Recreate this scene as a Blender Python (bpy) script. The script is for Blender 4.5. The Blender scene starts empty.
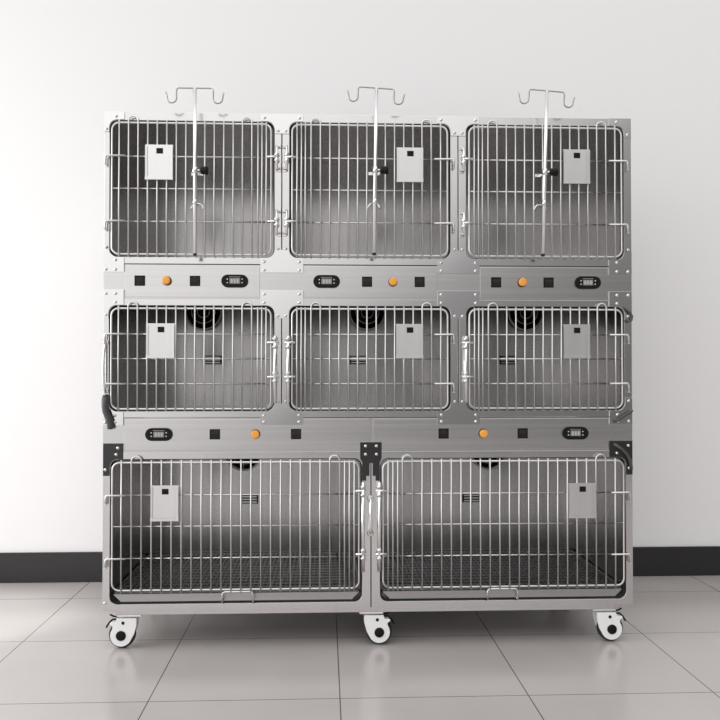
import bpy, bmesh, math, random
from mathutils import Vector, Matrix
random.seed(4)
S = bpy.context.scene
COL = S.collection
PI = math.pi
YF = 3.100          # front face of the cage bank
DEPTH = 0.70        # depth of the cages
YB = YF + DEPTH
WALL_Y = 4.12

# ------------------------------------------------------------------ materials
def nodes_of(m):
    m.use_nodes = True
    nt = m.node_tree
    return nt, nt.nodes['Principled BSDF']

def plain(name, col, rough=0.5, metal=0.0, spec=0.5, noise=0.0, nscale=60.0, coat=0.0):
    m = bpy.data.materials.new(name)
    nt, b = nodes_of(m)
    b.inputs['Base Color'].default_value = (*col, 1)
    b.inputs['Roughness'].default_value = rough
    b.inputs['Metallic'].default_value = metal
    b.inputs['Specular IOR Level'].default_value = spec
    b.inputs['Coat Weight'].default_value = coat
    if noise > 0:
        tc = nt.nodes.new('ShaderNodeTexCoord')
        n = nt.nodes.new('ShaderNodeTexNoise'); n.inputs['Scale'].default_value = nscale
        n.inputs['Detail'].default_value = 3
        mr = nt.nodes.new('ShaderNodeMapRange')
        mr.inputs['To Min'].default_value = rough - noise; mr.inputs['To Max'].default_value = rough + noise
        nt.links.new(tc.outputs['Object'], n.inputs['Vector'])
        nt.links.new(n.outputs['Fac'], mr.inputs['Value'])
        nt.links.new(mr.outputs['Result'], b.inputs['Roughness'])
    return m

def brushed(name, col, rough, scale=(1, 1, 1), var=0.10, bump=0.02, rvar=0.06):
    """brushed stainless steel: grain noise stretched along one axis"""
    m = bpy.data.materials.new(name)
    nt, b = nodes_of(m)
    b.inputs['Metallic'].default_value = 1.0
    tc = nt.nodes.new('ShaderNodeTexCoord')
    mp = nt.nodes.new('ShaderNodeMapping'); mp.inputs['Scale'].default_value = scale
    n = nt.nodes.new('ShaderNodeTexNoise'); n.inputs['Scale'].default_value = 1.0
    n.inputs['Detail'].default_value = 4; n.inputs['Roughness'].default_value = 0.65
    nt.links.new(tc.outputs['Object'], mp.inputs['Vector']); nt.links.new(mp.outputs['Vector'], n.inputs['Vector'])
    r = nt.nodes.new('ShaderNodeValToRGB')
    r.color_ramp.elements[0].position = 0.3; r.color_ramp.elements[1].position = 0.7
    r.color_ramp.elements[0].color = (*[c * (1 - var) for c in col], 1)
    r.color_ramp.elements[1].color = (*[min(1, c * (1 + var)) for c in col], 1)
    nt.links.new(n.outputs['Fac'], r.inputs['Fac']); nt.links.new(r.outputs['Color'], b.inputs['Base Color'])
    mr = nt.nodes.new('ShaderNodeMapRange')
    mr.inputs['To Min'].default_value = rough - rvar; mr.inputs['To Max'].default_value = rough + rvar
    nt.links.new(n.outputs['Fac'], mr.inputs['Value']); nt.links.new(mr.outputs['Result'], b.inputs['Roughness'])
    if bump:
        bp = nt.nodes.new('ShaderNodeBump'); bp.inputs['Strength'].default_value = bump; bp.inputs['Distance'].default_value = 0.002
        nt.links.new(n.outputs['Fac'], bp.inputs['Height']); nt.links.new(bp.outputs['Normal'], b.inputs['Normal'])
    return m

M = {}
M['frame'] = brushed('polished_frame_steel', (.62, .61, .608), .16, (3, 3, 1.2), .03, .0, .03)
M['plate'] = brushed('mirror_plate_steel', (.68, .67, .67), .10, (4, 4, 4), .02, .0, .02)
M['strip'] = brushed('satin_panel_steel', (.585, .575, .57), .22, (1.2, 40, 160), .05, .012, .05)
M['inner'] = brushed('brushed_lining_steel', (.46, .45, .445), .24, (30, 30, .6), .14, 0, .06)
M['tray'] = brushed('recess_shaded_tray_steel', (.42, .41, .41), .30, (1.5, 60, 60), .05, .01, .05)  # base colour darkened for the shade of the tray recess
M['wire'] = plain('chromed_wire', (.68, .67, .665), .33, 1.0)
M['chrome'] = plain('chrome_tube', (.82, .82, .82), .13, 1.0)
M['rim'] = plain('grey_enamel_wire', (.60, .60, .59), .30, 0.35)
M['pole'] = plain('satin_chrome_tube', (.88, .88, .88), .30, 1.0)
M['hook'] = plain('hook_steel', (.42, .41, .41), .22, 1.0)
M['bolt'] = plain('bolt_steel', (.72, .71, .70), .18, 1.0)
M['card'] = brushed('card_holder_steel', (.70, .69, .69), .34, (60, 60, 2), .03, .0, .04)
M['blackplate'] = plain('black_coated_plate', (.020, .019, .020), .22, 0.0, .5, .05, 30)
M['black'] = plain('black_plastic', (.007, .007, .007), .45, 0, .18)
M['rocker'] = plain('rocker_plastic', (.018, .013, .013), .4, 0, .2)
M['lcd'] = plain('lcd_grey', (.22, .22, .215), .25)
M['lcd_seg'] = plain('lcd_segment', (.42, .42, .41), .4)
M['mark'] = plain('white_key_mark', (.75, .75, .74), .5)
M['orange'] = plain('orange_plastic', (.83, .36, .055), .34)
M['white'] = plain('white_nylon', (.86, .86, .86), .35)
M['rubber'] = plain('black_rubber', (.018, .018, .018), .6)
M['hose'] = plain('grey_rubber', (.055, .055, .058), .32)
M['grate'] = brushed('grate_steel', (.25, .245, .245), .32, (8, 8, 8), .08, 0, .04)
M['wall'] = plain('white_wall_paint', (.83, .825, .825), .62, 0, .3, .05, 40)
M['base'] = plain('dark_baseboard_tile', (.016, .0155, .0165), .20, 0, .5, .05, 12)

def tile_material():
    m = bpy.data.materials.new('glossy_floor_tile')
    nt, b = nodes_of(m)
    N, L = nt.nodes, nt.links
    geo = N.new('ShaderNodeNewGeometry'); sep = N.new('ShaderNodeSeparateXYZ')
    L.new(geo.outputs['Position'], sep.inputs['Vector'])
    def joint(out, off):
        a = N.new('ShaderNodeMath'); a.operation = 'SUBTRACT'; a.inputs[1].default_value = off; L.new(out, a.inputs[0])
        d = N.new('ShaderNodeMath'); d.operation = 'DIVIDE'; d.inputs[1].default_value = .6; L.new(a.outputs[0], d.inputs[0])
        r = N.new('ShaderNodeMath'); r.operation = 'ROUND'; L.new(d.outputs[0], r.inputs[0])
        s = N.new('ShaderNodeMath'); s.operation = 'SUBTRACT'; L.new(d.outputs[0], s.inputs[0]); L.new(r.outputs[0], s.inputs[1])
        ab = N.new('ShaderNodeMath'); ab.operation = 'ABSOLUTE'; L.new(s.outputs[0], ab.inputs[0])
        lt = N.new('ShaderNodeMath'); lt.operation = 'LESS_THAN'; lt.inputs[1].default_value = .0032; L.new(ab.outputs[0], lt.inputs[0])
        return lt.outputs[0]
    jx, jy = joint(sep.outputs['X'], .048), joint(sep.outputs['Y'], 2.618)
    mx = N.new('ShaderNodeMath'); mx.operation = 'MAXIMUM'; L.new(jx, mx.inputs[0]); L.new(jy, mx.inputs[1])
    n = N.new('ShaderNodeTexNoise'); n.inputs['Scale'].default_value = 1.6; n.inputs['Detail'].default_value = 5
    L.new(geo.outputs['Position'], n.inputs['Vector'])
    r = N.new('ShaderNodeValToRGB')
    r.color_ramp.elements[0].position = .3; r.color_ramp.elements[1].position = .7
    r.color_ramp.elements[0].color = (.41, .383, .371, 1); r.color_ramp.elements[1].color = (.465, .436, .424, 1)
    L.new(n.outputs['Fac'], r.inputs['Fac'])
    mix = N.new('ShaderNodeMix'); mix.data_type = 'RGBA'
    L.new(mx.outputs[0], mix.inputs['Factor']); L.new(r.outputs['Color'], mix.inputs['A'])
    mix.inputs['B'].default_value = (.10, .09, .085, 1)
    L.new(mix.outputs['Result'], b.inputs['Base Color'])
    mr = N.new('ShaderNodeMapRange'); mr.inputs['To Min'].default_value = .16; mr.inputs['To Max'].default_value = .24
    L.new(n.outputs['Fac'], mr.inputs['Value']); L.new(mr.outputs['Result'], b.inputs['Roughness'])
    b.inputs['Specular IOR Level'].default_value = .5
    return m
M['floor'] = tile_material()

# ------------------------------------------------------------------ mesh builder
class MB:
    def __init__(self, *mats):
        self.bm = bmesh.new(); self.mats = [M[k] for k in mats]; self.mi = 0
    def _f(self, vs, smooth=False):
        try:
            f = self.bm.faces.new(vs); f.material_index = self.mi; f.smooth = smooth
            return f
        except ValueError:
            return None
    def box(self, x0, x1, y0, y1, z0, z1, bev=0.0):
        t = bmesh.new()
        bmesh.ops.create_cube(t, size=1)
        for v in t.verts:
            v.co = Vector(((x0 + x1) / 2 + v.co.x * (x1 - x0), (y0 + y1) / 2 + v.co.y * (y1 - y0), (z0 + z1) / 2 + v.co.z * (z1 - z0)))
        if bev:
            bmesh.ops.bevel(t, geom=list(t.edges), offset=bev, segments=2, affect='EDGES', profile=.5)
        self.merge(t)
    def merge(self, t, smooth=False, mat=None):
        mp = {}
        for v in t.verts:
            mp[v] = self.bm.verts.new(mat @ v.co if mat else v.co)
        for f in t.faces:
            self._f([mp[v] for v in f.verts], smooth or f.smooth)
        t.free()
    def tube(self, pts, r, n=8, caps=True, closed=False):
        pts = [Vector(p) for p in pts]
        m = len(pts)
        tang = []
        for i in range(m):
            if closed:
                d = pts[(i + 1) % m] - pts[i - 1]
            else:
                d = pts[min(i + 1, m - 1)] - pts[max(i - 1, 0)]
            tang.append(d.normalized())
        ref = Vector((0, 1, 0)) if abs(tang[0].y) < .9 else Vector((1, 0, 0))
        u = (ref - tang[0] * ref.dot(tang[0])).normalized()
        rings = []
        for i in range(m):
            u = (u - tang[i] * u.dot(tang[i])).normalized()
            w = tang[i].cross(u)
            k = 1.0
            rings.append([self.bm.verts.new(pts[i] + (u * math.cos(2 * PI * j / n) + w * math.sin(2 * PI * j / n)) * r) for j in range(n)])
        rng = range(m) if closed else range(m - 1)
        for i in rng:
            a, b = rings[i], rings[(i + 1) % m]
            for j in range(n):
                self._f([a[j], a[(j + 1) % n], b[(j + 1) % n], b[j]], True)
        if caps and not closed:
            self._f(list(reversed(rings[0]))); self._f(rings[-1])
    def lathe(self, prof, origin, axis='Y', n=24, smooth=True):
        """prof: (radius, distance along axis); axis Y points to +Y"""
        o = Vector(origin)
        rings = []
        for (r, h) in prof:
            ring = []
            for j in range(n):
                a = 2 * PI * j / n
                if axis == 'Y': p = Vector((r * math.cos(a), h, r * math.sin(a)))
                elif axis == 'Z': p = Vector((r * math.cos(a), r * math.sin(a), h))
                else: p = Vector((h, r * math.cos(a), r * math.sin(a)))
                ring.append(self.bm.verts.new(o + p))
            rings.append(ring)
        for a, b in zip(rings, rings[1:]):
            for j in range(n):
                self._f([a[j], a[(j + 1) % n], b[(j + 1) % n], b[j]], smooth)
        self._f(rings[0]); self._f(list(reversed(rings[-1])))
    def prism(self, poly, y0, y1):
        """polygon of (x, z) extruded from y0 (front) to y1"""
        a = [self.bm.verts.new((x, y0, z)) for x, z in poly]
        b = [self.bm.verts.new((x, y1, z)) for x, z in poly]
        self._f(a); self._f(list(reversed(b)))
        m = len(poly)
        for i in range(m):
            self._f([a[i], b[i], b[(i + 1) % m], a[(i + 1) % m]])
    def frame(self, ox, hx, r, y0, y1, n=6):
        """plate ox=(x0,x1,z0,z1) with a rounded rectangular opening hx"""
        x0, x1, z0, z1 = ox; a0, a1, b0, b1 = hx
        outer = [(x1, z1), (x0, z1), (x0, z0), (x1, z0)]
        cen = [(a1 - r, b1 - r, 0), (a0 + r, b1 - r, 90), (a0 + r, b0 + r, 180), (a1 - r, b0 + r, 270)]
        V = {}
        for s, y in ((0, y0), (1, y1)):
            O = [self.bm.verts.new((x, y, z)) for x, z in outer]
            H = []
            for cx, cz, st in cen:
                H.append([self.bm.verts.new((cx + r * math.cos(math.radians(st + 90 * i / n)), y, cz + r * math.sin(math.radians(st + 90 * i / n)))) for i in range(n + 1)])
            for k in range(4):
                for i in range(n):
                    self._f([O[k], H[k][i], H[k][i + 1]])
                k2 = (k + 1) % 4
                self._f([O[k], H[k][n], H[k2][0], O[k2]])
            V[s] = (O, [v for h in H for v in h])
        for idx in (0, 1):
            A, B = V[0][idx], V[1][idx]
            for i in range(len(A)):
                j = (i + 1) % len(A)
                self._f([A[i], A[j], B[j], B[i]], idx == 1)
    def build(self, name, parent=None, wl=None, bevel=0.0, flip=True):
        bmesh.ops.recalc_face_normals(self.bm, faces=list(self.bm.faces))
        vs = [v.co for v in self.bm.verts]
        if wl is None:
            lo = [min(v[i] for v in vs) for i in range(3)]; hi = [max(v[i] for v in vs) for i in range(3)]
            wl = Vector(((lo[0] + hi[0]) / 2, (lo[1] + hi[1]) / 2, lo[2]))
        wl = Vector(wl)
        bmesh.ops.translate(self.bm, verts=list(self.bm.verts), vec=-wl)
        me = bpy.data.meshes.new(name); self.bm.to_mesh(me); self.bm.free()
        for m in self.mats: me.materials.append(m)
        o = bpy.data.objects.new(name, me); COL.objects.link(o)
        place(o, wl, parent)
        if bevel:
            md = o.modifiers.new('edge_bevel', 'BEVEL'); md.width = bevel; md.segments = 2; md.limit_method = 'ANGLE'; md.angle_limit = math.radians(50)
        return o

WORLD = {}
def place(o, wl, parent=None):
    wl = Vector(wl)
    WORLD[o.name] = wl
    if parent:
        o.parent = parent; o.location = wl - WORLD[parent.name]
    else:
        o.location = wl
def empty(name, loc, label, cat, group=None):
    o = bpy.data.objects.new(name, None); COL.objects.link(o); o.empty_display_size = .05
    place(o, loc); tag(o, label, cat, group)
    return o
def tag(o, label=None, cat=None, group=None, kind=None):
    if label: o['label'] = label
    if cat: o['category'] = cat
    if group: o['group'] = group
    if kind: o['kind'] = kind
def arc(cx, cz, r, a0, a1, n, y):
    return [(cx + r * math.cos(math.radians(a0 + (a1 - a0) * i / n)), y, cz + r * math.sin(math.radians(a0 + (a1 - a0) * i / n))) for i in range(n + 1)]
def round_loop(x0, x1, z0, z1, r, y, n=5):
    p = []
    for cx, cz, s in ((x1 - r, z1 - r, 0), (x0 + r, z1 - r, 90), (x0 + r, z0 + r, 180), (x1 - r, z0 + r, 270)):
        p += arc(cx, cz, r, s, s + 90, n, y)
    return p

# ------------------------------------------------------------------ the setting
m = MB('floor'); m.box(-4.6, 5.2, -3.2, WALL_Y + .1, -.06, 0)
tag(m.build('floor', wl=(0, 0, 0)), 'glossy beige stone tile floor with thin dark joints', 'floor', kind='structure')
m = MB('wall'); m.box(-4.6, 5.2, WALL_Y, WALL_Y + .12, 0, 3.3)
tag(m.build('wall_back'), 'plain white painted wall behind the cages', 'wall', kind='structure')
m = MB('base'); m.box(-4.6, 5.2, WALL_Y - .012, WALL_Y, 0, .147, .002)
tag(m.build('baseboard_back'), 'dark tiled baseboard along the foot of the white wall', 'baseboard', kind='structure')

# ------------------------------------------------------------------ small repeated pieces
def bolt_mesh():
    m = MB('bolt')
    r = .0062
    m.lathe([(r, 0), (r, -.0012)] + [(r * math.cos(t * PI / 12), -.0012 - .0042 * math.sin(t * PI / 12)) for t in range(1, 6)] + [(.0018, -.0053), (.0018, -.0040)], (0, 0, 0), n=14)
    bmesh.ops.recalc_face_normals(m.bm, faces=list(m.bm.faces))
    me = bpy.data.meshes.new('bolt'); m.bm.to_mesh(me); m.bm.free(); me.materials.append(M['bolt'])
    return me
BOLT = bolt_mesh()
def bolt(x, z, y, parent):
    o = bpy.data.objects.new('bolt', BOLT); COL.objects.link(o); place(o, (x, y, z), parent)
    return o

TOPZ, LOW = 2.0, .145
X = [-.822, -.162, .504, 1.170]                 # module seams, three columns
OPEN = [(-.802, -.190), (-.134, .474), (.534, 1.141)]
XB = [-.822, .173, 1.170]
OPENB = [(-.796, .139), (.207, 1.144)]
ROW_TOP = dict(z0=1.4335, z1=2.0, o0=1.459, o1=1.970)
ROW_MID = dict(z0=.8605, z1=1.4315, o0=.884, o1=1.278, s0=1.3075, s1=1.4305)
ROW_LOW = dict(z0=.150, z1=.8585, o0=.169, o1=.706, s0=.7365, s1=.8575)
RO = .030

def wire_door(root, hx, row, latch, low=False):
    """one wire door: rods, loops; sub-parts latch, hinge, card_holder"""
    y = YF - .008
    x0, x1 = hx[0] + .011, hx[1] - .012
    z1 = row['o1'] - .012
    z0 = row['o0'] + (.054 if low else .009)
    w = x1 - x0
    m = MB('wire')
    m.tube(round_loop(x0, x1, z0, z1, .026, y), .0040, 8, closed=True)
    def X_(d): return x0 + d if latch == 'L' else x1 - d
    if low:
        step = (w - .0723 - .034) / 22
        ks = [.034 + step * k for k in range(23)]
        loops = [(1, 2), (21, 22)]
        extra = [w - .054, w - .036, w - .018]
    else:
        step = (w - .071 - .027) / 14
        ks = [.027 + step * k for k in range(15)]
        loops = [(1, 2), (13, 14)]
        extra = [w - .049, w - .034, w - .018]
    yv = y - .0058
    inloop = {i for l in loops for i in l}
    for i, d in enumerate(ks):
        if i in inloop: continue
        m.tube([(X_(d), yv, z0 - .009), (X_(d), yv, z1 + .010)], .0033, 7)
    for d in extra:
        m.tube([(X_(d), yv, z0 - .009), (X_(d), yv, z1 + .006)], .0033, 7)
    for a, b in loops:
        xa, xb = sorted((X_(ks[a]), X_(ks[b])))
        r = (xb - xa) / 2
        m.tube([(xa, yv, z0 - .009)] + list(reversed(arc((xa + xb) / 2, z1 + .006, r, 0, 180, 8, yv))) + [(xb, yv, z0 - .009)], .0033, 7)
    hz = [z0 + (z1 - z0) * q for q in (.745, .5, .25)]
    for z in hz:
        m.tube([(x0, y + .0005, z), (x1, y + .0005, z)], .0030, 7)
    door = m.build('door', root)
    # latches on the free side
    sgn = -1 if latch == 'L' else 1
    xe = x0 if latch == 'L' else x1
    for z in (hz[0], hz[2]):
        m = MB('wire')
        yl = y - .0075
        m.tube([(xe - sgn * .05, yl, z), (xe + sgn * .016, yl, z), (xe + sgn * .0205, yl, z - .002), (xe + sgn * .0225, yl, z - .007), (xe + sgn * .0225, yl, z - .032)], .0040, 8)
        m.lathe([(.0052, -.0012), (.0064, 0), (.0052, .0012)], (xe + sgn * .0225, yl, z - .033), 'Z', 10)
        m.build('latch', door)
    return door, x0, x1, z0, z1, hz

def hinge_short(door, xh, side, zc):
    """top-row hinge: short pin carried by a bolted leaf; side=+1 when the frame post lies to the right"""
    s = side
    m = MB('frame', 'bolt', 'chrome')
    y = YF - .012
    xp = xh + s * .021
    m.mi = 0
    m.box(min(xp, xp + s * .0165), max(xp, xp + s * .0165), YF - .003, YF - .0002, zc - .052, zc + .052, .001)
    m.mi = 2
    m.tube([(xp, y, zc - .046), (xp, y, zc + .046)], .0046, 10)
    m.tube([(xh - s * .014, y, zc + .003), (xp + s * .006, y, zc + .003)], .0048, 8)
    for dz in (.012, -.010):
        m.lathe([(.0092, -.005), (.0098, -.002), (.0098, .002), (.0092, .005)], (xp, y, zc + dz), 'Z', 12)
    m.mi = 1
    for dz in (.040, -.040):
        m.tube([(xp, y, zc + dz), (xp + s * .011, YF - .006, zc + dz)], .0035, 7)
        m.lathe([(.005, 0), (.005, -.003), (.003, -.005)], (xp + s * .0115, YF - .003, zc + dz), 'Y', 12)
    m.build('hinge', door)

def hinge_long(door, xh, side, za, zb, nuts):
    """one long hinge rod with two sleeves"""
    s = side
    m = MB('chrome', 'bolt')
    y = YF - .014
    xp = xh + s * .015
    m.tube([(xp, y, za), (xp, y, zb)], .0072, 12)
    for z in nuts:
        m.mi = 0
        m.tube([(xh - s * .012, y - .002, z), (xp + s * .013, y - .002, z)], .0050, 8)
        m.mi = 1
        for dz in (.014, -.016):
            m.lathe([(.0095, -.005), (.0105, -.002), (.0105, .002), (.0095, .005)], (xp, y, z + dz), 'Z', 12)
        m.mi = 0
        m.box(xp - .004 + s * .004, xp + .004 + s * .004, y, YF, z - .02, z + .02)
    m.build('hinge', door)

def card_holder(door, x0, x1, z0, z1):
    y = YF - .020
    m = MB('card', 'black')
    cx = x0 + (x1 - x0) * .52
    hz = z1 - .022
    w = .0125
    m.frame((x0, x1, z0, z1), (cx - w, cx + w, hz - w + .001, hz + w - .003), .0012, y, y + .0015, 2)
    m.box(x0, x0 + .008, y - .004, y - .0026, z0, z1 - .006, .0004)       # folded side lips
    m.box(x1 - .008, x1, y - .004, y - .0026, z0, z1 - .006, .0004)
    m.box(x0, x0 + .0014, y - .004, y, z0, z1 - .004)
    m.box(x1 - .0014, x1, y - .004, y, z0, z1 - .004)
    m.box(x0, x1, y - .0055, y - .0040, z0, z0 + .009, .0004)             # folded bottom lip
    m.box(x0, x1, y - .0055, y, z0 - .0012, z0)
    m.mi = 1
    m.box(cx - w - .001, cx + w + .001, y + .0016, y + .0026, hz - w, hz + w - .002)
    m.mi = 0
    for xx in (x0 + .02, x1 - .02):                                        # clips holding it to the wires
        m.box(xx - .006, xx + .006, y + .0015, YF - .011, z1 - .012, z1 - .009)
    m.build('card_holder', door)

def rocker_switch(panel, x, z):
    m = MB('black', 'rocker')
    h = .0190
    m.frame((x - h, x + h, z - h, z + h), (x - .0145, x + .0145, z - .0145, z + .0145), .0015, YF - .0045, YF - .0005, 2)
    m.mi = 1
    yq = YF - .0015
    m.prism([(x - .014, z - .014), (x + .014, z - .014), (x + .014, z + .001), (x - .014, z + .001)], yq - .0040, yq)
    t = bmesh.new()
    vs = [t.verts.new(p) for p in ((x - .014, yq - .004, z + .001), (x + .014, yq - .004, z + .001), (x + .014, yq - .0005, z + .014), (x - .014, yq - .0005, z + .014))]
    t.faces.new(vs); m.merge(t)
    m.build('rocker_switch', panel)

def push_button(panel, x, z):
    m = MB('orange', 'black')
    m.mi = 1
    m.lathe([(.0175, 0), (.0175, -.003), (.0155, -.004)], (x, YF - .0003, z), 'Y', 24)
    m.mi = 0
    m.lathe([(.0145, -.003), (.0150, -.012), (.0158, -.017), (.0150, -.0195), (.0100, -.0205), (.004, -.0200)], (x, YF - .0003, z), 'Y', 24)
    m.build('push_button', panel)

def display(panel, x, z):
    m = MB('black', 'lcd', 'mark', 'lcd_seg')
    hw, hh = .050, .0238
    pts = [(x + hw - hh + hh * math.cos(math.radians(a)), z + hh * math.sin(math.radians(a))) for a in range(-90, 91, 15)]
    pts += [(x - hw + hh + hh * math.cos(math.radians(a)), z + hh * math.sin(math.radians(a))) for a in range(90, 271, 15)]
    m.prism(pts, YF - .008, YF - .0003)
    m.mi = 1
    m.box(x - .0195, x + .0195, YF - .0088, YF - .008, z - .0105, z + .0105, .0003)
    m.mi = 3
    for k in range(3):                                # unlit digit cells of the readout
        xx = x - .011 + k * .011
        m.box(xx - .0035, xx + .0035, YF - .0091, YF - .0088, z - .0072, z + .0072)
    m.mi = 2
    for sx in (-1, 1):
        for dz in (-.0065, .0065):
            m.lathe([(.0022, 0), (.0022, -.0009)], (x + sx * .0275, YF - .008, z + dz), 'Y', 10)
    m.mi = 2
    m.box(x - .021, x + .021, YF - .0084, YF - .008, z + .0145, z + .0152)
    m.build('temperature_display', panel)

def control_panel(root, xa, xb, row, la, lb, switches, button, disp):
    """satin strip with a raised middle field from la to lb"""
    s0, s1 = row['s0'], row['s1']
    m = MB('strip')
    m.box(xa, xb, YF + .001, YF + .030, s0 - .004, s1, 0)
    m.box(la, lb, YF - .0005, YF + .004, s0 + .0015, s1 - .0035, .001)
    m.box(xa, la, YF, YF + .004, s0 + .024, s1 - .024, 0)
    m.box(lb, xb, YF, YF + .004, s0 + .024, s1 - .024, 0)
    p = m.build('control_panel', root)
    zc = (s0 + s1) / 2 + .0008
    for sx in switches: rocker_switch(p, sx, zc)
    push_button(p, button, zc)
    display(p, disp, zc)
    return p

def fan(root, x, z, r=.080):
    """round fan with wire guard and chrome rim on the back panel"""
    y = YB - .012
    m = MB('black', 'chrome')
    m.mi = 0
    m.lathe([(r - .008, 0), (r - .004, -.022), (r - .010, -.026), (r - .013, -.012), (.020, -.010), (.020, -.022), (.004, -.025)], (x, y, z), 'Y', 32)
    for k in range(5):                                  # five blades
        a = 2 * PI * k / 5 + .3
        t = bmesh.new()
        vs = []
        for (rr, da, yy) in ((.018, -.25, -.019), (r - .018, -.30, -.020), (r - .018, .32, -.012), (.018, .35, -.012)):
            vs.append(t.verts.new((x + rr * math.cos(a + da), y + yy, z + rr * math.sin(a + da))))
        f = t.faces.new(vs)
        g = bmesh.ops.extrude_face_region(t, geom=[f])
        for v in [e for e in g['geom'] if isinstance(e, bmesh.types.BMVert)]: v.co.y += .002
        m.merge(t)
    f = m.build('circulation_fan', root)
    m = MB('rim')
    for rr in (r, r * .66, r * .34):
        m.tube(arc(x, z, rr, 0, 360 - 11.25, 31, y - .032), 0.0046 if rr == r else .0018, 6, closed=True)
    for k in range(3):
        a = 2 * PI * k / 3 + PI / 6
        m.tube([(x + r * .3 * math.cos(a), y - .032, z + r * .3 * math.sin(a)), (x + r * math.cos(a), y - .030, z + r * math.sin(a)), (x + (r + .004) * math.cos(a), y + .01, z + (r + .004) * math.sin(a))], .0024, 6)
    m.build('fan_guard', f)

def air_vent(root, x, z, w=.082, h=.040):
    m = MB('black', 'inner')
    y = YB - .010
    m.box(x - w / 2, x + w / 2, y - .003, y, z - h / 2, z + h / 2)
    m.mi = 1
    for k in range(3):
        zz = z - h * .30 + k * h * .30
        m.box(x - w / 2 + .006, x + w / 2 - .006, y - .008, y - .003, zz - .003, zz + .003)
    m.build('air_vent', root)

def fillet(cx, cz, r, a0, a1, n=6):
    return [(p[0], p[2]) for p in arc(cx, cz, r, a0, a1, n, 0)]

def corner_plate(root, xo, xi, ow, zo, zop, zn, bolts, mat='plate', name='corner_plate'):
    """L plate round one corner of an opening. xo outer edge, xi inner end, ow opening edge x, zo outer z, zop opening edge z, zn end of the leg"""
    sx = 1 if xi > xo else -1
    sz = 1 if zo > zop else -1
    e = .0012
    owe, zoe = ow - sx * e, zop + sz * e
    r = RO
    cx, cz = owe + sx * r, zoe - sz * r
    # arc from (cx, zoe) to (owe, cz)
    a0 = 90 if sz > 0 else 270
    a1 = 180 if sx > 0 else 0
    if (sx, sz) == (-1, -1): a1 = 360
    A = fillet(cx, cz, r, a0, a1)
    poly = [(xo, zo), (xi, zo), (xi, zoe)] + A + [(owe, zn), (xo, zn)]
    m = MB(mat); m.prism(poly, YF - .004, YF - .0006)
    p = m.build(name, root, bevel=.0006)
    for b in bolts: bolt(b[0], b[1], YF - .004, p)
    return p

def tee_plate(label, cx, hw, hl, hr, zo, zop, zn, bolts, mat='plate'):
    """T plate over the seam between two cages; hl/hr are the opening edges beside it"""
    sz = 1 if zo > zop else -1
    e, r = .0012, RO
    L, R = hl + e, hr - e
    zoe = zop + sz * e
    if sz > 0:
        aR = fillet(R + r, zoe - r, r, 90, 180); aL = fillet(L - r, zoe - r, r, 0, 90)
    else:
        aR = fillet(R + r, zoe + r, r, 270, 180); aL = fillet(L - r, zoe + r, r, 0, -90)
    poly = [(cx - hw, zo), (cx + hw, zo), (cx + hw, zoe)] + aR + [(R, zn), (L, zn)] + aL + [(cx - hw, zoe)]
    m = MB(mat); m.prism(poly, YF - .004, YF - .0006)
    o = m.build('joining_plate', wl=(cx, YF - .0006, min(zo, zn)), bevel=.0006)
    tag(o, label, 'joining plate', 'joining plates over the cage seams')
    for b in bolts: bolt(b[0], b[1], YF - .004, o)
    return o

CAGES = 'steel pet cages stacked in three rows'
def lining(root, xa, xb, hx, z0, z1, zfloor, zceil):
    """inner box of a cage"""
    t = .006
    xi0, xi1 = hx[0] - .004, hx[1] + .004
    ya, yb = YF + .031, YB - .010
    m = MB('inner'); m.box(xi0 - t, xi0, ya, yb, zfloor, zceil); m.build('side_panel', root)
    m = MB('inner'); m.box(xi1, xi1 + t, ya, yb, zfloor, zceil); m.build('side_panel', root)
    m = MB('inner'); m.box(xa + .002, xb - .002, yb, yb + t, zfloor - t, zceil + t); m.build('back_panel', root)
    m = MB('inner'); m.box(xa + .004, xb - .004, ya, yb, zceil, zceil + t); m.build('ceiling_panel', root)
    m = MB('inner'); m.box(xa + .004, xb - .004, ya, yb, zfloor - t, zfloor); m.build('floor_panel', root)
    m = MB('frame')                                     # outer side skins, visible from the side
    if xa < -.8: m.box(xa, xa + .003, YF + .022, YB, z0 + .002, z1); m.build('outer_skin', root)
    elif xb > 1.15: m.box(xb - .003, xb, YF + .022, YB, z0 + .002, z1); m.build('outer_skin', root)
    else: m.bm.free()

def shade_ring(root, hx, R):  # added dark ring standing in for the shade just inside the opening
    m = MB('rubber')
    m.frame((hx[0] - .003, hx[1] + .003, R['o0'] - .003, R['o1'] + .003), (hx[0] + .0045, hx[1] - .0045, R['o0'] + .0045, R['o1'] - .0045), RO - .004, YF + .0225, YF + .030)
    m.build('opening_shade_ring', root)
def outer(xa, xb, lo, hi):
    g = .0016
    return (xa + (g if xa > -.8 else 0), xb - (g if xb < 1.15 else 0), lo, hi)

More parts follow.
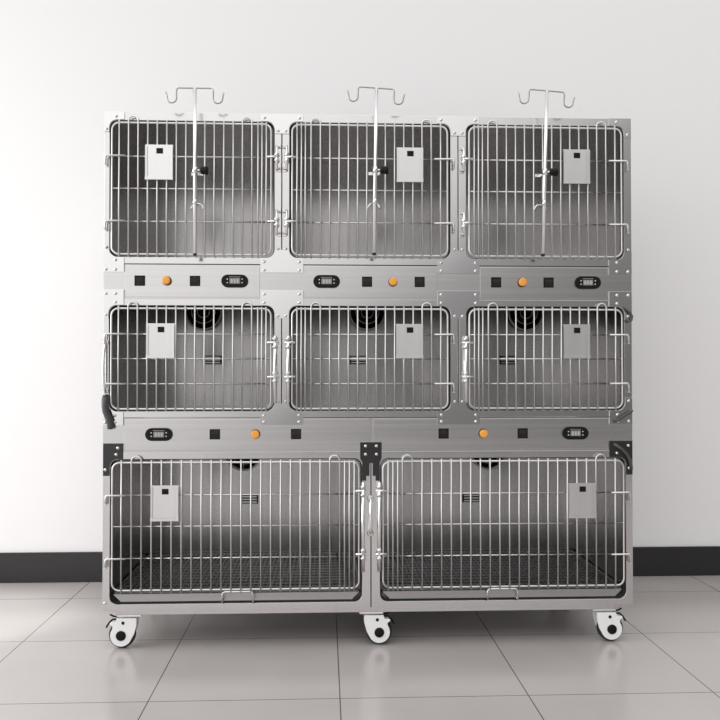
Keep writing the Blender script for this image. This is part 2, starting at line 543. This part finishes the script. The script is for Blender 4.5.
# ------------------------------------------------------------------ top row
top_labels = ['tall steel cage at the left end of the top row, door hinged on its right',
              'tall steel cage in the middle of the top row, between two others',
              'tall steel cage at the right end of the top row, in darker reflections']
card_top = [(-.667, -.564), (.268, .369), (.901, 1.004)]
for i in range(3):
    xa, xb, hx = X[i], X[i + 1], OPEN[i]
    R = ROW_TOP
    root = empty('pet_cage', ((xa + xb) / 2, YF + DEPTH / 2, R['z0']), top_labels[i], 'pet cage', CAGES)
    m = MB('frame'); m.frame(outer(xa, xb, R['z0'], R['z1']), (*hx, R['o0'], R['o1']), RO, YF, YF + .022)
    m.build('front_frame', root, bevel=.0012)
    shade_ring(root, hx, R)
    lining(root, xa, xb, hx, R['z0'], R['z1'], R['o0'] - .006, R['o1'] + .016)
    latch = 'L' if i == 0 else 'R'
    door, x0, x1, z0, z1, hz = wire_door(root, hx, R, latch)
    side = 1 if latch == 'L' else -1
    xh = x1 if latch == 'L' else x0
    for zc in (hz[0], hz[2]): hinge_short(door, xh, side, zc)
    card_holder(door, *card_top[i], 1.744, 1.874)
    if i == 0:
        corner_plate(root, xa + .001, -.747, hx[0], 2.0, R['o1'], 1.925, [(-.778, 1.984), (-.813, 1.936)])
        corner_plate(root, xa + .001, -.747, hx[0], 1.402, R['o0'], 1.488, [(-.813, 1.495), (-.778, 1.447), (-.778, 1.412), (-.813, 1.412)])
    if i == 2:
        corner_plate(root, xb - .001, 1.081, hx[1], 2.0, R['o1'], 1.925, [(1.112, 1.984), (1.155, 1.936)])
        corner_plate(root, xb - .001, 1.081, hx[1], 1.402, R['o0'], 1.488, [(1.155, 1.495), (1.112, 1.447), (1.112, 1.412), (1.155, 1.412)])

# ------------------------------------------------------------------ middle row
mid_labels = ['low steel cage at the left end of the middle row, beside the grey hose',
              'low steel cage in the middle row between two others, display left above it',
              'low steel cage at the right end of the middle row, in dull grey light']
card_mid = [(-.661, -.556), (.265, .368), (.899, 1.002)]
pan = [((-.744, -.244), (-.689, -.485), -.589, -.337),
       ((-.080, .424), (.158, .357), .256, .006),
       ((.587, 1.079), (.648, .849), .747, .999)]
fan_x = [-.550, .193, .924]
vent_x = [-.512, .154, .849]
for i in range(3):
    xa, xb, hx = X[i], X[i + 1], OPEN[i]
    R = ROW_MID
    root = empty('pet_cage', ((xa + xb) / 2, YF + DEPTH / 2, R['z0']), mid_labels[i], 'pet cage', CAGES)
    m = MB('frame'); m.frame(outer(xa, xb, R['z0'], R['s0'] - .0045), (*hx, R['o0'], R['o1']), RO, YF, YF + .022)
    m.build('front_frame', root, bevel=.0012)
    shade_ring(root, hx, R)
    lining(root, xa, xb, hx, R['z0'], R['z1'], R['o0'] - .006, R['z1'] - .012)
    latch = 'L' if i == 0 else 'R'
    door, x0, x1, z0, z1, hz = wire_door(root, hx, R, latch)
    side = 1 if latch == 'L' else -1
    xh = x1 if latch == 'L' else x0
    hinge_long(door, xh, side, .915, 1.165, (1.140, 1.012))
    card_holder(door, *card_mid[i], 1.082, 1.210)
    (la, lb), sw, bt, dp = pan[i]
    oa, ob = xa + .0001, xb - .0001
    control_panel(root, oa, ob, R, la, lb, sw, bt, dp)
    fan(root, fan_x[i], 1.303)
    air_vent(root, vent_x[i], 1.085)
    if i == 0:
        corner_plate(root, xa + .001, -.747, hx[0], 1.337, R['o1'], 1.230, [(-.778, 1.322), (-.813, 1.322), (-.778, 1.290), (-.813, 1.242)])
        corner_plate(root, xa + .001, -.747, hx[0], .832, R['o0'], .932, [(-.778, .868), (-.778, .843), (-.813, .843)])
        # bowed grab handle and grey hose on the left post
        m = MB('chrome')
        m.tube([(-.812, YF, 1.140), (-.814, YF - .012, 1.135), (-.816, YF - .018, 1.10), (-.8165, YF - .020, 1.045), (-.816, YF - .018, .99), (-.814, YF - .012, .965), (-.812, YF, .960)], .0052, 10)
        m.lathe([(.010, 0), (.010, -.004), (.007, -.005)], (-.812, YF, 1.140), 'Y', 12)
        m.lathe([(.010, 0), (.010, -.004), (.007, -.005)], (-.812, YF, .960), 'Y', 12)
        m.build('grab_handle', root)
        m = MB('hose', 'bolt')
        m.tube([(-.812, YF - .004, .938), (-.812, YF - .014, .925), (-.811, YF - .018, .905), (-.808, YF - .018, .885), (-.800, YF - .018, .865), (-.793, YF - .018, .848), (-.791, YF - .016, .832), (-.791, YF - .013, .822)], .0125, 12)
        m.mi = 1
        m.tube([(-.812, YF - .001, .945), (-.812, YF - .006, .934)], .009, 10)
        m.build('bent_tube', root)
    if i == 2:
        corner_plate(root, xb - .001, 1.081, hx[1], 1.337, R['o1'], 1.230, [(1.112, 1.322), (1.155, 1.322), (1.112, 1.290), (1.155, 1.242)])
        corner_plate(root, xb - .001, 1.081, hx[1], .832, R['o0'], .932, [(1.112, .868), (1.112, .843), (1.155, .843), (1.155, .92)])
        m = MB('hose')                                  # dark bent tubes curling over the right post
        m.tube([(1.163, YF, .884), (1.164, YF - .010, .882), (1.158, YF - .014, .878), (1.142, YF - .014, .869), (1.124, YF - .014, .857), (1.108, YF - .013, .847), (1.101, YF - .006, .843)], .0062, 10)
        m.build('bent_tube', root)
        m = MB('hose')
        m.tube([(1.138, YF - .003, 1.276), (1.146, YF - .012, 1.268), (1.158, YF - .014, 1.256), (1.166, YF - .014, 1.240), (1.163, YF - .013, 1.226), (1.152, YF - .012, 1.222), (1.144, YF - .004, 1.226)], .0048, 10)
        m.build('bent_tube', root)

# ------------------------------------------------------------------ bottom row
low_labels = ['wide steel cage at the left of the bottom row with grate floor and pull tray',
              'wide steel cage at the right of the bottom row beside the centre post']
card_low = [(-.643, -.539), (.917, 1.022)]
panl = [((-.744, .166), (-.410, -.108), -.259, -.616), ((.180, 1.079), (.447, .748), .597, .949)]
fan_xl = [-.368, .749]
vent_xl = [-.345, .674]
for i in range(2):
    xa, xb, hx = XB[i], XB[i + 1], OPENB[i]
    R = ROW_LOW
    root = empty('pet_cage', ((xa + xb) / 2, YF + DEPTH / 2, R['z0']), low_labels[i], 'pet cage', CAGES)
    m = MB('frame'); m.frame(outer(xa, xb, R['z0'] - .004, R['s0'] - .0045), (*hx, R['o0'], R['o1']), RO, YF, YF + .022)
    m.build('front_frame', root, bevel=.0012)
    shade_ring(root, hx, R)
    lining(root, xa, xb, hx, R['z0'], R['z1'], R['o0'] - .004, R['s0'] + .05)
    latch = 'L' if i == 0 else 'R'
    door, x0, x1, z0, z1, hz = wire_door(root, hx, R, latch, low=True)
    side = 1 if latch == 'L' else -1
    xh = x1 if latch == 'L' else x0
    hinge_long(door, xh, side, .285, .618, (.586, .350))
    card_holder(door, *card_low[i], .481, .611)
    (la, lb), sw, bt, dp = panl[i]
    oa, ob = xa + .0001, xb - .0001
    control_panel(root, oa, ob, R, la, lb, sw, bt, dp)
    fan(root, fan_xl[i], .666)
    air_vent(root, vent_xl[i], .450)
    # floor grate: bars across and along, held on a rim
    gx0, gx1, gy0, gy1, gz = hx[0] + .004, hx[1] - .004, YF + .026, YB - .02, .207
    m = MB('grate')
    m.box(gx0, gx1, gy0, gy0 + .008, gz - .012, gz); m.box(gx0, gx1, gy1 - .008, gy1, gz - .012, gz)
    m.box(gx0, gx0 + .008, gy0, gy1, gz - .012, gz); m.box(gx1 - .008, gx1, gy0, gy1, gz - .012, gz)
    nx = 52
    for k in range(1, nx):
        xx = gx0 + (gx1 - gx0) * k / nx
        m.box(xx - .0022, xx + .0022, gy0 + .004, gy1 - .004, gz - .006, gz)
    for k in range(1, 14):
        yy = gy0 + (gy1 - gy0) * k / 14
        m.box(gx0 + .004, gx1 - .004, yy - .002, yy + .002, gz - .004, gz + .003)
    m.build('floor_grate', root)
    # drip tray with sloped ends and its wire pull
    tx0, tx1 = hx[0] + .010, hx[1] - .010
    m = MB('tray')
    m.prism([(tx0, .203), (tx1, .203), (tx1 - .026, .177), (tx0 + .026, .177)], YF + .016, YF + .020)
    m.box(tx0 + .026, tx1 - .026, YF + .020, YB - .03, .174, .177)
    for xx in (tx0 + .026, tx1 - .029): m.box(xx, xx + .003, YF + .020, YB - .03, .177, .186)
    tray = m.build('drip_tray', root)
    hc = (-.323, .668)[i]
    m = MB('wire')
    yy = YF - .012
    m.tube([(hc - .055, YF + .017, .186), (hc - .056, yy + .004, .180), (hc - .057, yy, .176), (hc - .057, yy, .205), (hc - .054, yy, .212), (hc - .048, yy, .215), (hc + .048, yy, .215), (hc + .054, yy, .212), (hc + .057, yy, .205), (hc + .057, yy, .176), (hc + .056, yy + .004, .180), (hc + .055, YF + .017, .186)], .0036, 8)
    m.build('pull_handle', tray)
    e = -1 if i == 0 else 1
    if i == 0:
        corner_plate(root, xa + .001, -.748, hx[0], .765, R['o1'], .645, [(-.766, .748), (-.772, .724), (-.812, .668)], 'blackplate')
        for bx, bz in ((-.812, .175),): bolt(bx, bz, YF, bpy.data.objects[root.name])
    else:
        corner_plate(root, xb - .001, 1.081, hx[1], .768, R['o1'], .640, [(1.109, .750), (1.152, .750), (1.109, .722), (1.155, .665)], 'blackplate')
        m = MB('hose')  # dark bent tube curving across the black plate
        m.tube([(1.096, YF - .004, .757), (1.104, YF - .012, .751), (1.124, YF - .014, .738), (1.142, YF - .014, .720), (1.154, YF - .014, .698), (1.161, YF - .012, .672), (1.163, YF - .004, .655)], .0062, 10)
        m.build('bent_tube', root)

# ------------------------------------------------------------------ joining plates on the seams
names = ['left and middle', 'middle and right']
for k, (sx, hl, hr) in enumerate(((X[1], OPEN[0][1], OPEN[1][0]), (X[2], OPEN[1][1], OPEN[2][0]))):
    hw = .080
    n = names[k]
    def B(*zs): return [(sx + q * .0655, z) for z in zs for q in (-1, 1)]
    tee_plate(f'topmost steel T plate, over the seam between the {n} top cages', sx, hw, hl, hr, 2.0, 1.970, 1.925, B(1.985) + [(sx - .0145, 1.936), (sx + .0145, 1.936)])
    tee_plate(f'inverted steel T plate above the upper control strip, between the {n} cages', sx, hw, hl, hr, 1.402, 1.459, 1.488, B(1.443, 1.412) + [(sx - .0145, 1.495 - .003), (sx + .0145, 1.495 - .003)])
    tee_plate(f'steel T plate below the upper control strip, between the {n} cages', sx, hw, hl, hr, 1.337, 1.278, 1.230, B(1.322, 1.290) + [(sx - .0145, 1.240), (sx + .0145, 1.240)])
    tee_plate(f'inverted steel T plate above the lower control strip, between the {n} cages', sx, hw, hl, hr, .832, .884, .912, B(.868, .843) + [(sx - .0145, .918), (sx + .0145, .918)])
m = MB('blackplate')
m.prism([(.132, .766), (.213, .766), (.213, .706), (.2055, .690), (.2055, .622), (.190, .622), (.190, .640), (.179, .640), (.179, .688), (.167, .688), (.167, .640), (.155, .640), (.155, .622), (.140, .622), (.140, .690), (.132, .706)], YF - .004, YF - .0006)
o = m.build('joining_plate', wl=(.173, YF, .622), bevel=.0006)
tag(o, 'black bolted joining plate on the post between the two bottom cages', 'joining plate', 'joining plates over the cage seams')
for bx in (.1525, .1935):
    for bz in (.752, .721): bolt(bx, bz, YF - .004, o)
# handle on the centre post
m = MB('chrome', 'bolt')
hx_ = .1705
m.tube([(hx_, YF, .555), (hx_, YF - .016, .550), (hx_, YF - .024, .53), (hx_, YF - .027, .49), (hx_, YF - .024, .45), (hx_, YF - .016, .430), (hx_, YF, .425)], .0062, 10)
m.mi = 1
for z in (.555, .425): m.lathe([(.012, 0), (.012, -.003), (.009, -.006)], (hx_, YF, z), 'Y', 14)
o = m.build('pull_handle', wl=(hx_, YF, .425))
tag(o, 'slim bowed chrome handle upright on the centre post between the bottom cages', 'handle')
m = None

# ------------------------------------------------------------------ wheeled base
root = empty('wheeled_base', (.174, YF + DEPTH / 2, 0), 'steel underframe on white casters carrying the whole stack of cages', 'base')
m = MB('frame')
for ya, yb in ((YF + .012, YF + .052), (YB - .05, YB - .01)): m.box(-.775, 1.105, ya, yb, .126, .146, .002)
for xa in (-.775, .155, 1.065): m.box(xa, xa + .04, YF + .052, YB - .05, .126, .146, .002)
m.build('under_rail', root)
def caster(x, y, s):
    """s = +1: wheel trails to the right of its stem, -1: to the left"""
    k = 1 / 265
    hubx, hubz = x, .0495
    def P(a, b): return (hubx + s * a * k, hubz + b * k)
    prof = [P(-15, 17), P(-15, 9.5), P(-12.6, 1)]
    prof += [P(10.6 * math.cos(math.radians(t)), 10.6 * math.sin(math.radians(t))) for t in range(200, 400, 14)]
    prof += [P(8.2, 9.2), P(11.4, 11.6), P(10.2, 13.2), P(5.6, 13.4), P(4.2, 17)]
    m = MB('white')
    m.prism(prof, y - .026, y - .0165); m.prism(prof, y + .0165, y + .026)
    cx0, cx1 = sorted((P(-15, 0)[0], P(1.5, 0)[0]))
    m.box(cx0, cx1, y - .0165, y + .0165, .1035, hubz + 17 * k)
    c = m.build('caster', root, bevel=.0012)
    m = MB('rubber', 'white')
    m.lathe([(.030, -.0150), (.043, -.0150), (.0475, -.012), (.0493, -.006), (.0493, .006), (.0475, .012), (.043, .0150), (.030, .0150)], (hubx, y, hubz), 'Y', 40)
    m.build('wheel', c)
    m = MB('black')
    m.lathe([(.0185, 0), (.0185, -.002), (.0165, -.0035), (.005, -.003)], (hubx, y - .026, hubz), 'Y', 24)
    m.build('hub_cap', c)
    m = MB('black')
    q = P(-2, 12.6)
    m.lathe([(.0060, 0), (.0060, -.0015), (.004, -.002)], (q[0], y - .026, q[1]), 'Y', 14)
    m.build('bolt_cap', c)
    m = MB('chrome')
    a, b = P(-9, 0)[0], .1175
    m.lathe([(.009, .112), (.009, .120)], (a, y, 0), 'Z', 14)
    pa, pb = sorted((P(-20, 0)[0], P(4, 0)[0]))
    m.box(pa, pb, y - .028, y + .028, .1195, .1258, .001)
    m.build('mounting_plate', c)
    m = MB('black')
    m.tube([(P(5, 0)[0], y - .008, P(0, 15)[1]), (P(9, 0)[0], y - .012, P(0, 15.2)[1]), (P(12, 0)[0], y - .014, P(0, 12.5)[1]), (P(15, 0)[0], y - .014, P(0, 7.5)[1])], .0035, 8)
    m.tube([(P(4, 0)[0], y + .006, P(0, 16)[1]), (P(9, 0)[0], y + .004, P(0, 17)[1]), (P(12.5, 0)[0], y + .002, P(0, 19)[1])], .0032, 8)
    m.build('brake_pedal', c)
for (x, s) in ((-.757, -1), (.205, 1), (1.093, 1)):
    caster(x, YF + .040, s)
    caster(x - (.0 if s > 0 else -.0), YB - .045, s)

# ------------------------------------------------------------------ drip stands
def drip_stand(x, ztop, zbot, lean, tilt, label):
    """chrome infusion pole with a two-hook crossbar, clipped to the door wires"""
    y = YF - .075
    root = empty('drip_stand', (x, y, zbot), label, 'drip stand', 'chrome drip stands on the top cages')
    d = (ztop - zbot)
    def at(t): return x + lean * t
    m = MB('pole', 'black')
    m.tube([(at(0), y, zbot), (at(1), y, ztop)], .0066, 14)
    m.mi = 1
    m.lathe([(.0070, 0), (.0070, .007)], (at(0), y, zbot - .004), 'Z', 14)
    m.build('pole', root)
    ta = math.radians(tilt)
    cx, cz = at(1), ztop
    def T(a, b): return (cx + a * math.cos(ta) - b * math.sin(ta), y, cz + a * math.sin(ta) + b * math.cos(ta))
    right = [T(0, 0), T(.058, 0), T(.064, -.002), T(.0665, -.008), T(.0665, -.036)]
    right += [T(.0835 + .017 * math.cos(math.radians(t)), -.038 + .017 * math.sin(math.radians(t))) for t in range(180, 361, 20)]
    right += [T(.1025, -.026), T(.105, -.016)]
    left = []
    for a in right:
        pass
    def mirror(seq): return seq
    lp = [(-.0, 0), (-.058, 0), (-.064, -.002), (-.0665, -.008), (-.0665, -.036)]
    lp += [(-(.0835 + .017 * math.cos(math.radians(t))), -.038 + .017 * math.sin(math.radians(t))) for t in range(180, 361, 20)]
    lp += [(-.1025, -.026), (-.105, -.016)]
    left = [T(*p) for p in lp]
    m = MB('hook')
    m.tube(list(reversed(left)) + right[1:], .0029, 8)
    m.build('hook_bar', root)
    # upper clamp with wing knob
    zk = zbot + d * .505
    xk = at(.505)
    m = MB('chrome', 'bolt')
    m.lathe([(.0095, -.012), (.0095, .012)], (xk, y, zk), 'Z', 14)
    m.box(xk - .004, xk + .004, y + .006, YF - .017, zk - .006, zk + .006, .001)
    m.mi = 1
    m.box(xk - .022, xk + .022, YF - .0190, YF - .0170, zk - .006, zk + .006, .0006)
    cl = m.build('clamp', root)
    m = MB('black', 'bolt')
    m.mi = 1
    m.tube([(xk + .007, y, zk), (xk + .022, y, zk)], .0042, 8)
    m.mi = 0
    m.lathe([(.009, .020), (.0135, .023), (.0145, .028), (.0125, .030), (.0145, .033), (.0160, .044), (.013, .048)], (xk, y, zk), 'X', 12)
    m.build('clamp_knob', cl)
    # lower spring clip with two prongs hooked between the wires
    zk = zbot + d * .315
    xk = at(.315)
    m = MB('chrome')
    m.lathe([(.0088, -.010), (.0088, .010)], (xk, y, zk), 'Z', 14)
    m.box(xk - .003, xk + .003, y + .006, YF - .017, zk - .005, zk + .005, .001)
    for s in (-1, 1):
        m.tube([(xk, YF - .0180, zk + .006), (xk + s * .012, YF - .018, zk + .004), (xk + s * .021, YF - .018, zk - .006), (xk + s * .022, YF - .0225, zk - .015)], .0030, 7)
    m.build('spring_clip', root)
drip_stand(-.474, 2.068, 1.458, -.002, 0.0, 'chrome drip stand with two hooks before the left top cage, upright')
drip_stand(.180, 2.078, 1.464, .009, -3.2, 'chrome drip stand with two hooks before the middle top cage, hook bar slightly tilted')
drip_stand(.808, 2.077, 1.464, .017, -4.2, 'chrome drip stand leaning to the right before the right top cage')

# ------------------------------------------------------------------ light
w = bpy.data.worlds.new('room_daylight'); S.world = w; w.use_nodes = True
nt = w.node_tree; N, L = nt.nodes, nt.links
bg = N['Background']
tc = N.new('ShaderNodeTexCoord'); sp = N.new('ShaderNodeSeparateXYZ'); L.new(tc.outputs['Generated'], sp.inputs['Vector'])
# daylight falls off from upper left to lower right of the room
tz = N.new('ShaderNodeMath'); tz.operation = 'MULTIPLY_ADD'; tz.inputs[1].default_value = -1.2
L.new(sp.outputs['Z'], tz.inputs[0]); L.new(sp.outputs['X'], tz.inputs[2])
mr = N.new('ShaderNodeMapRange')
mr.inputs['From Min'].default_value = -1.0; mr.inputs['From Max'].default_value = 1.0
L.new(tz.outputs[0], mr.inputs['Value'])
r1 = N.new('ShaderNodeValToRGB'); L.new(mr.outputs['Result'], r1.inputs['Fac'])
cr = r1.color_ramp
LV = [(-1.0, 1.60), (-.62, 1.46), (-.38, 1.34), (-.20, 1.18), (-.09, .92), (.03, .37), (.2, .26), (.4, .17), (.6, .34), (1.0, .50)]
cr.elements[0].position = 0; cr.elements[1].position = 1
for p, v in LV:
    q = (p + 1) / 2
    e = cr.elements[0] if q == 0 else cr.elements[-1] if q == 1 else cr.elements.new(q)
    e.color = (v / 2, v / 2 * .987, v / 2 * .984, 1)
L.new(r1.outputs['Color'], bg.inputs['Color']); bg.inputs['Strength'].default_value = 2.0

def area(name, loc, target, sx, sy, power, col=(1, 1, 1)):
    l = bpy.data.lights.new(name, 'AREA'); l.shape = 'RECTANGLE'; l.size = sx; l.size_y = sy; l.energy = power; l.color = col
    o = bpy.data.objects.new(name, l); COL.objects.link(o); o.location = loc
    o.rotation_euler = (Vector(target) - Vector(loc)).to_track_quat('-Z', 'Y').to_euler()
    return o
area('window_daylight', (-3.9, 2.7, 1.6), (0, 3.2, .5), 2.4, 2.2, 58)
sl = bpy.data.lights.new('sun_patch_through_window', 'SPOT'); sl.energy = 650; sl.spot_size = math.radians(15); sl.spot_blend = .55; sl.shadow_soft_size = .05
so = bpy.data.objects.new('sun_patch_through_window', sl); COL.objects.link(so); so.location = (-4.5, 2.5, 2.6)
so.rotation_euler = (Vector((-1.75, 3.45, 0)) - so.location).to_track_quat('-Z', 'Y').to_euler()

# ------------------------------------------------------------------ camera
cam = bpy.data.cameras.new('camera'); cam.sensor_width = 36; cam.lens = 825 / 720 * 36
co = bpy.data.objects.new('camera', cam); COL.objects.link(co)
co.location = (0, 0, 1.03)
co.rotation_euler = (math.radians(90 + .83), 0, math.radians(-2.43))
S.camera = co
S.view_settings.view_transform = 'Standard'; S.view_settings.look = 'None'
S.view_settings.gamma = 1; S.view_settings.exposure = 0.0
S.view_settings.use_curve_mapping = False
S.cycles.max_bounces = 12; S.cycles.glossy_bounces = 8; S.cycles.diffuse_bounces = 4
S.cycles.use_denoising = True
